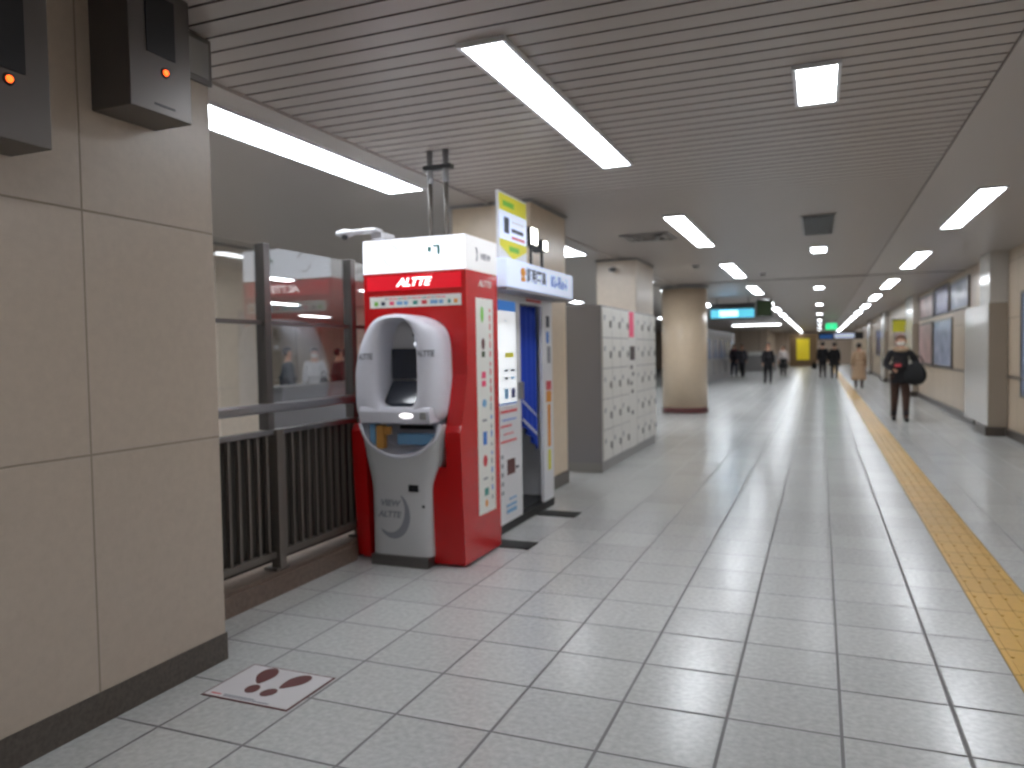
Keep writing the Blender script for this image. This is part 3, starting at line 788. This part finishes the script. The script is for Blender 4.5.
# hanging signs
def hang_sign(x0, x1, y, z0, z1, lab, parts, cat='sign'):
    t = thing('hanging_sign', lab, cat, ((x0+x1)/2, y, ZC))
    MB().box(x0, x1, y, y+.12, z0, z1, 'dark', .006).build('housing', t)
    for x in (x0+.15*(x1-x0), x1-.15*(x1-x0)): MB().tube([(x, y+.06, z1), (x, y+.06, ZC)], .015, 'steel_dark').build('hanger', t)
    for i, (a, c, d, e, m) in enumerate(parts): MB().box(a, c, y-.006, y, d, e, m).build('lit_face', t)
    return t
hang_sign(-2.86, -1.65, 22, 2.26, 2.68, 'cyan lit direction sign hanging past the round column', [(-2.84, -1.67, 2.28, 2.52, 'litcyan'), (-2.6, -2.1, 2.32, 2.48, 'litwhite')])
hang_sign(-1.64, -1.22, 22.3, 2.30, 2.76, 'dark green board hanging beside the cyan sign', [(-1.62, -1.24, 2.32, 2.74, 'dgreen')])
s = hang_sign(-.1, 2.5, 52, 1.93, 2.38, 'long dark direction sign with blue and white lit panels far down', [(0.0, .75, 2.0, 2.25, 'bluep'), (.85, 2.0, 2.0, 2.3, 'litblue')])
t = thing('exit_sign', 'green lit emergency exit sign hanging far down the passage', 'exit sign', (.5, 40, ZC))
MB().box(.25, .78, 40, 40.1, 2.27, 2.60, 'white').build('housing', t)
for x in (.35, .68): MB().tube([(x, 40.05, 2.60), (x, 40.05, ZC)], .012, 'steel_dark').build('hanger', t)
MB().box(.27, .76, 39.99, 40, 2.29, 2.58, 'litgreen').build('lit_face', t)
mb = MB(); mb.ell((.56, 39.985, 2.53), (.02,.004,.02), 'paper'); mb.tube([(.55,39.985,2.50),(.52,39.985,2.43),(.47,39.985,2.37),(.42,39.985,2.36)], .012, 'paper', 6); mb.tube([(.52,39.985,2.43),(.57,39.985,2.38),(.56,39.985,2.31)], .012, 'paper', 6); mb.tube([(.47,39.985,2.48),(.55,39.985,2.49),(.61,39.985,2.45)], .009, 'paper', 6)
mb.build('running_figure', t)
t = thing('advert_board', 'yellow lit advertising board on brown panelling at the passage end', 'sign', (-1.1, 64, 0))
MB().box(-2.2, -.2, 64.1, 64.3, 0, 2.5, 'brownwall').build('panelling', t)
MB().box(-1.7, -.75, 64.05, 64.1, .5, 2.15, 'lityellow').build('lit_face', t)

# far left area: machine bank, counter
t = thing('ticket_machine_bank', 'grey ticket machine wall with pale blue panels past the round column', 'ticket machines', (-4.9, 37, 0))
MB().box(-5.6, -4.4, 30, 44, 0, 2.3, 'lockgrey', .01).build('casing', t)
for i in range(6):
    y0 = 30.4+i*2.25
    MB().box(-4.4, -4.38, y0, y0+1.6, 1.0, 1.9, 'poster_a').build('panel', t)
    MB().box(-4.4, -4.36, y0+.1, y0+1.5, .3, .85, 'grey').build('service_door', t)
t = thing('ticket_counter', 'low grey ticket counter with papers in the far left area', 'counter', (-3.8, 52, 0))
MB().box(-5.0, -2.6, 51.7, 52.5, 0, .95, 'grey').build('body', t)
MB().box(-5.1, -2.5, 51.6, 52.6, .95, 1.0, 'steel').build('top', t)
MB().box(-4.3, -3.3, 51.9, 51.93, 1.0, 1.25, 'paper').build('notice', t)

# ------------------------------------------------------------------ people
def skin_obj(name, V, E, m, parent, root=0, sub=2):
    """V: list of (pos, (rx, ry))"""
    me = bpy.data.meshes.new(name); me.from_pydata([v[0] for v in V], E, [])
    o = bpy.data.objects.new(name, me); C.objects.link(o); o.parent = parent
    md = o.modifiers.new('skin', 'SKIN'); md.use_smooth_shade = True; md.branch_smoothing = .6
    if not me.skin_vertices: me.attributes  # layer made by modifier
    for i, v in enumerate(V):
        me.skin_vertices[0].data[i].radius = v[1] if isinstance(v[1], tuple) else (v[1], v[1])
        me.skin_vertices[0].data[i].use_root = (i == root)
    s = o.modifiers.new('sub', 'SUBSURF'); s.levels = sub; s.render_levels = sub
    me.materials.append(M[m] if isinstance(m, str) else m)
    return o
def add_ell(name, c, r, m, parent, seg=20, ring=14):
    mb = MB(); t = bmesh.new(); bmesh.ops.create_uvsphere(t, u_segments=seg, v_segments=ring, radius=1)
    for v in t.verts: v.co = Vector(c)+Vector((v.co.x*r[0], v.co.y*r[1], v.co.z*r[2]))
    mb.merge(t, m, True)
    me = bpy.data.meshes.new(name); mb.bm.to_mesh(me); mb.bm.free()
    for q in mb.mats: me.materials.append(q)
    o = bpy.data.objects.new(name, me); C.objects.link(o); o.parent = parent; return o
pm = {}
def cm(rgb):
    k = 'cloth_%d_%d_%d' % rgb
    if k not in pm: pm[k] = mat(k, rgb, .8, noise=.1, nscale=25)
    return pm[k]

def person(label, x, y, rot, H, top, legs, stride=.0, armL=None, armR=None, coat=None, hood=None, skirt=None, long_hair=False, mask=False, lean=0.0, back=False, hat=None, lower=None):
    """faces -Y locally; x<0 local is image-left when facing the camera"""
    k = H/1.70
    t = thing('person', label, 'person', (x, y, 0)); t.rotation_euler = (0, 0, rot); t.scale = (k, k, k)
    s = stride
    l = lean
    A = {}
    def P(n, p, r): A[n] = (p, r)
    P('pelvis', (0, 0, .93), .125); P('waist', (0, -.01-l*.2, 1.08), .115); P('chest', (0, -.02-l*.6, 1.27), .135); P('upper', (0, -.02-l*.8, 1.37), .10)
    P('neck', (0, -.02-l, 1.46), .052); P('chin', (0, -.04-l*1.1, 1.535), .066); P('head', (0, -.03-l*1.1, 1.60), .086); P('crown', (0, -.02-l*1.1, 1.648), .07)
    for sd, nm in ((-1, 'L'), (1, 'R')):
        ph = s*sd
        P('sh'+nm, (.165*sd, -.02-l*.8, 1.385), .056)
        arm = armL if sd < 0 else armR
        if arm is None: arm = [(.215*sd, .02+ph*.4, 1.12), (.235*sd, -.05+ph*.9, .89)]
        e, w = arm
        P('el'+nm, e, .040); P('wr'+nm, w, .026)
        d = (Vector(w)-Vector(e)).normalized()
        palm = Vector(w)+d*.055
        P('pa'+nm, tuple(palm), (.030, .020))
        side = d.cross(Vector((0, 1, 0.2)));  side.normalize()
        fwd = side.cross(d)
        for fi in range(4):
            base = palm + d*.03 + side*(-.024+.016*fi)*sd
            tip = base + d*[.052, .062, .058, .044][fi] - fwd*.012
            P(f'fb{nm}{fi}', tuple(base), .0085); P(f'ft{nm}{fi}', tuple(tip), .007)
        tb = palm - side*.030*sd - d*.01; P('tb'+nm, tuple(tb), .010); P('tt'+nm, tuple(tb - side*.018*sd + d*.038), .008)
        # legs
        P('hip'+nm, (.085*sd, 0, .86), .092)
        P('kn'+nm, (.095*sd, -.03-ph*.35, .48), .058)
        P('an'+nm, (.10*sd, .03-ph*.75+(.05 if ph < 0 else 0), .085), .032)
        P('to'+nm, (.105*sd, -.10-ph*.75+(.05 if ph < 0 else 0), .035), .022)
    chain = [('pelvis','waist'),('waist','chest'),('chest','upper'),('upper','neck'),('neck','chin'),('chin','head'),('head','crown')]
    for nm in 'LR':
        chain += [('upper','sh'+nm),('sh'+nm,'el'+nm),('el'+nm,'wr'+nm),('wr'+nm,'pa'+nm),('pelvis','hip'+nm),('hip'+nm,'kn'+nm),('kn'+nm,'an'+nm),('an'+nm,'to'+nm),('pa'+nm,'tb'+nm),('tb'+nm,'tt'+nm)]
        for fi in range(4): chain += [('pa'+nm, f'fb{nm}{fi}'), (f'fb{nm}{fi}', f'ft{nm}{fi}')]
    def make(name, keys, grow, m, sub=2, over={}):
        ks = [q for q in A if q in keys]; idx = {q: i for i, q in enumerate(ks)}
        V = []
        for q in ks:
            p, r = A[q]; r = r if isinstance(r, tuple) else (r, r)
            g = over.get(q, grow)
            V.append((p, (r[0]+g, r[1]+g)))
        E = [(idx[a], idx[c]) for a, c in chain if a in idx and c in idx]
        root = idx.get('pelvis', idx.get('waist', 0))
        return skin_obj(name, V, E, m, t, root, sub)
    make('body', set(A), 0, 'skin')
    mt = cm(top)
    A2 = dict(A)
    A['hem'] = ((0, .0, .83), .15); chain2 = [('pelvis','hem')]; chain.extend(chain2)
    for nm in 'LR':
        e, w_ = Vector(A['el'+nm][0]), Vector(A['wr'+nm][0]); A['cuff'+nm] = (tuple(w_+(w_-e).normalized()*.02), .026); chain.append(('wr'+nm, 'cuff'+nm))
    make('jacket', {'hem','pelvis','waist','chest','upper','shL','shR','elL','elR','wrL','wrR','cuffL','cuffR'}, .04, mt, over={'elL':.03,'elR':.03,'wrL':.022,'wrR':.022,'cuffL':.014,'cuffR':.014,'upper':.02,'shL':.028,'shR':.028,'waist':.045,'pelvis':.045,'hem':.03})
    ml = cm(legs)
    for nm in 'LR':
        an = A['an'+nm][0]; A['cf'+nm] = ((an[0], an[1]+.003, .045), .042); chain.append(('an'+nm, 'cf'+nm))
    make('trousers', {'pelvis','hipL','hipR','knL','knR','anL','anR','cfL','cfR'}, .022, ml, over={'pelvis':.018})
    if lower:
        mo = cm(lower)
        for nm in 'LR':
            kn, an = A['kn'+nm][0], A['an'+nm][0]
            mid = tuple(kn[i]*.75+an[i]*.25 for i in range(3))
            skin_obj('boot', [(mid, .066), (an, .060)], [(0, 1)], mo, t)
    for nm in 'LR':
        an, to = A['an'+nm][0], A['to'+nm][0]
        skin_obj('shoe', [((an[0], an[1]+.055, .047), .046), ((an[0], an[1]-.02, .048), .050), ((to[0], to[1], .042), .044), ((to[0], to[1]-.05, .036), .034)], [(0, 1), (1, 2), (2, 3)], 'shoe', t, sub=2)
    hx, hy, hz = A['head'][0]
    # hair: cap over crown and back of the head
    mb = MB(); tt = bmesh.new(); bmesh.ops.create_uvsphere(tt, u_segments=24, v_segments=16, radius=1)
    for v in tt.verts:
        c = v.co.copy()
        zz = c.z*.112 if c.z > 0 else c.z*(.20 if long_hair else .085)
        yy = c.y*.108+.018
        if c.y < 0 and c.z < .35: yy = max(yy, .005+.0*c.z)
        v.co = Vector((hx+c.x*.098, hy+yy, hz+.022+zz))
    mb.merge(tt, hat if hat else 'hair', True)
    me = bpy.data.meshes.new('hair'); mb.bm.to_mesh(me); mb.bm.free()
    for q in mb.mats: me.materials.append(q)
    o = bpy.data.objects.new('hat' if hat else 'hair', me); C.objects.link(o); o.parent = t
    if not back:
        for sd in (-1, 1): add_ell('eye', (hx+.033*sd, hy-.083, hz-.005), (.013,.007,.007), 'hair', t, 10, 8)
        add_ell('nose', (hx, hy-.094, hz-.03), (.013,.018,.02), 'skin', t, 10, 8)
        if mask: add_ell('face_mask', (hx, hy-.052, hz-.055), (.068,.048,.045), 'paper', t)
        else: add_ell('mouth', (hx, hy-.079, hz-.062), (.024,.008,.006), 'rednote', t, 10, 8)
    for sd in (-1, 1): add_ell('ear', (hx+.092*sd, hy+.005, hz-.015), (.012,.02,.03), 'skin', t, 10, 8)
    if hood:
        tor = MB(); pts = [(.105*math.cos(a), -.03-l+.09*math.sin(a), 1.44+.02*math.sin(a)) for a in [2*PI*i/24 for i in range(25)]]
        tor.tube(pts, .042, cm(hood), 10); 
        me = bpy.data.meshes.new('scarf'); tor.bm.to_mesh(me); tor.bm.free(); me.materials.append(cm(hood))
        o = bpy.data.objects.new('scarf', me); C.objects.link(o); o.parent = t
    if coat or skirt:
        zb = coat if coat else skirt; zt = 1.0
        c = MB(); rows = []
        for i in range(8):
            f = i/7; z = zt+(zb-zt)*f; rx = .19+.04*f+ (abs(s)*.2*f); ry = .16+.04*f+abs(s)*.55*f
            rows.append([(rx*math.cos(2*PI*j/28), ry*math.sin(2*PI*j/28), z) for j in range(28)])
        c.grid(rows, mt if coat else ml, closed=True)
        me = bpy.data.meshes.new('coat_skirt'); c.bm.to_mesh(me); c.bm.free(); me.materials.append(mt if coat else ml)
        o = bpy.data.objects.new('coat_skirt' if coat else 'skirt', me); C.objects.link(o); o.parent = t
        sm = o.modifiers.new('th', 'SOLIDIFY'); sm.thickness = .01
    return t

def handbag(label, x, y, z, w, d, h, col, strap_h=.22, rot=0):
    t = thing('handbag', label, 'bag', (x, y, z)); 
    m = cm(col)
    mb = MB(); rows = []
    for i in range(13):
        f = i/12; e = math.sin(PI*min(1, max(0, f)))**.45 if 0 < f < 1 else 0.02; hw = w/2*(1.0-.25*f)*e; hd = d/2*(1.0-.45*f)*e
        rows.append([(x+math.copysign(abs(math.cos(a))**.6, math.cos(a))*hw, y+math.copysign(abs(math.sin(a))**.6, math.sin(a))*hd, z+h*f) for a in [2*PI*j/24 for j in range(24)]])
    mb.grid(rows, m, closed=True); mb.build('bag_body', t)
    mb = MB(); mb.tube([(x-w*.3, y, z+h-.01), (x-w*.22, y, z+h+strap_h*.7), (x, y, z+h+strap_h), (x+w*.22, y, z+h+strap_h*.7), (x+w*.3, y, z+h-.01)], .01, m, 8); mb.build('strap', t)
    t.rotation_euler = (0, 0, rot)
    return t

# main walker, carries bags
P0 = person('person in black jacket and tan scarf walking towards the camera with a bag', 1.40, 16.0, .0, 1.60, (24,22,26), (72,50,42), stride=.16,
       armL=[(-.28, -.06, 1.13), (-.15, -.27, 1.04)], armR=[(.29, -.02, 1.16), (.24, -.20, 1.10)], hood=(176,150,124), mask=True, lean=.04, hat=cm((120,92,78)), lower=(40,38,44))
handbag('large black shoulder bag hanging from the walking person\'s arm', 1.62, 15.68, .68, .42, .24, .44, (20,20,22), .12)
b0 = handbag('small dark bag with a red front held at the walking person\'s chest', 1.31, 15.64, .98, .24, .08, .16, (36,24,28), .08)
mb = MB(); mb.box(1.27, 1.38, 15.594, 15.602, 1.03, 1.08, 'rednote'); mb.build('red_front', b0)
person('person in a long beige coat with dark hair walking away by the tactile strip', 1.25, 28.85, PI, 1.53, (184,156,128), (60,50,46), stride=.12, coat=.32, back=True)
person('person in black farther down, left one of the dark pair under the long sign', .12, 38.4, PI, 1.66, (26,26,30), (30,30,36), stride=.1, back=True)
person('person in black farther down, right one of the dark pair under the long sign', .62, 38.0, PI, 1.62, (22,22,24), (34,34,38), stride=-.12, back=True, coat=.62)
handbag('black bag held by the left one of the dark pair', -.24, 38.3, .42, .30, .2, .32, (18,18,18), .12)
person('person in black suit standing left of the passage centre', -1.919, 32.05, 0.2, 1.62, (28,26,30), (24,24,28), stride=.1)
person('person in a white top and black skirt left of the yellow board', -1.72, 41.0, 0, 1.55, (210,200,196), (24,24,26), stride=.08, skirt=.48)
person('person in a dark jacket with red collar beside the ticket machine wall', -4.05, 40.3, .4, 1.66, (50,44,52), (48,52,66), stride=.08, hood=(120,40,44))
person('person in grey jacket and black trousers next to the red collared one', -3.62, 40.0, -.5, 1.64, (70,68,74), (24,24,28), stride=.1)
# behind the glass
person('person in dark teal jacket seen from behind through the glass', -9.40, 11.85, 2.4, 1.56, (44,54,62), (40,40,46), back=True)
person('person in white shirt with black shoulder bag seen through the glass', -9.65, 13.05, .6, 1.56, (222,220,222), (44,44,50), mask=True)
handbag('black bag at the side of the white shirted person behind glass', -9.28, 12.84, .76, .2, .14, .24, (26,24,26), .1)
person('person in dark brown coat behind the glass, left one of two', -9.55, 13.72, 2.6, 1.54, (62,48,48), (40,34,36), back=True)
person('person in dark brown coat behind the glass, right one of two', -9.75, 14.35, 2.3, 1.56, (54,42,46), (40,34,36), back=True, long_hair=True)

# ------------------------------------------------------------------ camera
H = 1.393
yaw, pitch, roll, F = .3840, .0402, -.0165, 762.5
fw = Vector((-math.sin(yaw)*math.cos(pitch), math.cos(yaw)*math.cos(pitch), -math.sin(pitch)))
rt = Vector((math.cos(yaw), math.sin(yaw), 0)); up = rt.cross(fw)
r2 = rt*math.cos(roll)+up*math.sin(roll); u2 = -rt*math.sin(roll)+up*math.cos(roll)
cam = bpy.data.cameras.new('camera'); co = bpy.data.objects.new('camera', cam); C.objects.link(co)
co.matrix_world = Matrix(((r2.x,u2.x,-fw.x,0),(r2.y,u2.y,-fw.y,0),(r2.z,u2.z,-fw.z,H),(0,0,0,1)))
cam.sensor_width = 36; cam.lens = F/1024*36; cam.clip_start = .05; cam.clip_end = 200
DOF = True
if DOF:
    cam.dof.use_dof = True; cam.dof.focus_distance = 1.5; cam.dof.aperture_fstop = 3.4
sc.camera = co

w = bpy.data.worlds.new('world'); sc.world = w; w.use_nodes = True
w.node_tree.nodes['Background'].inputs[0].default_value = (0.02, .02, .02, 1)
sc.view_settings.view_transform = 'Standard'; sc.view_settings.look = 'None'
sc.view_settings.exposure = 0.0; sc.view_settings.gamma = 1.0
sc.view_settings.use_curve_mapping = False
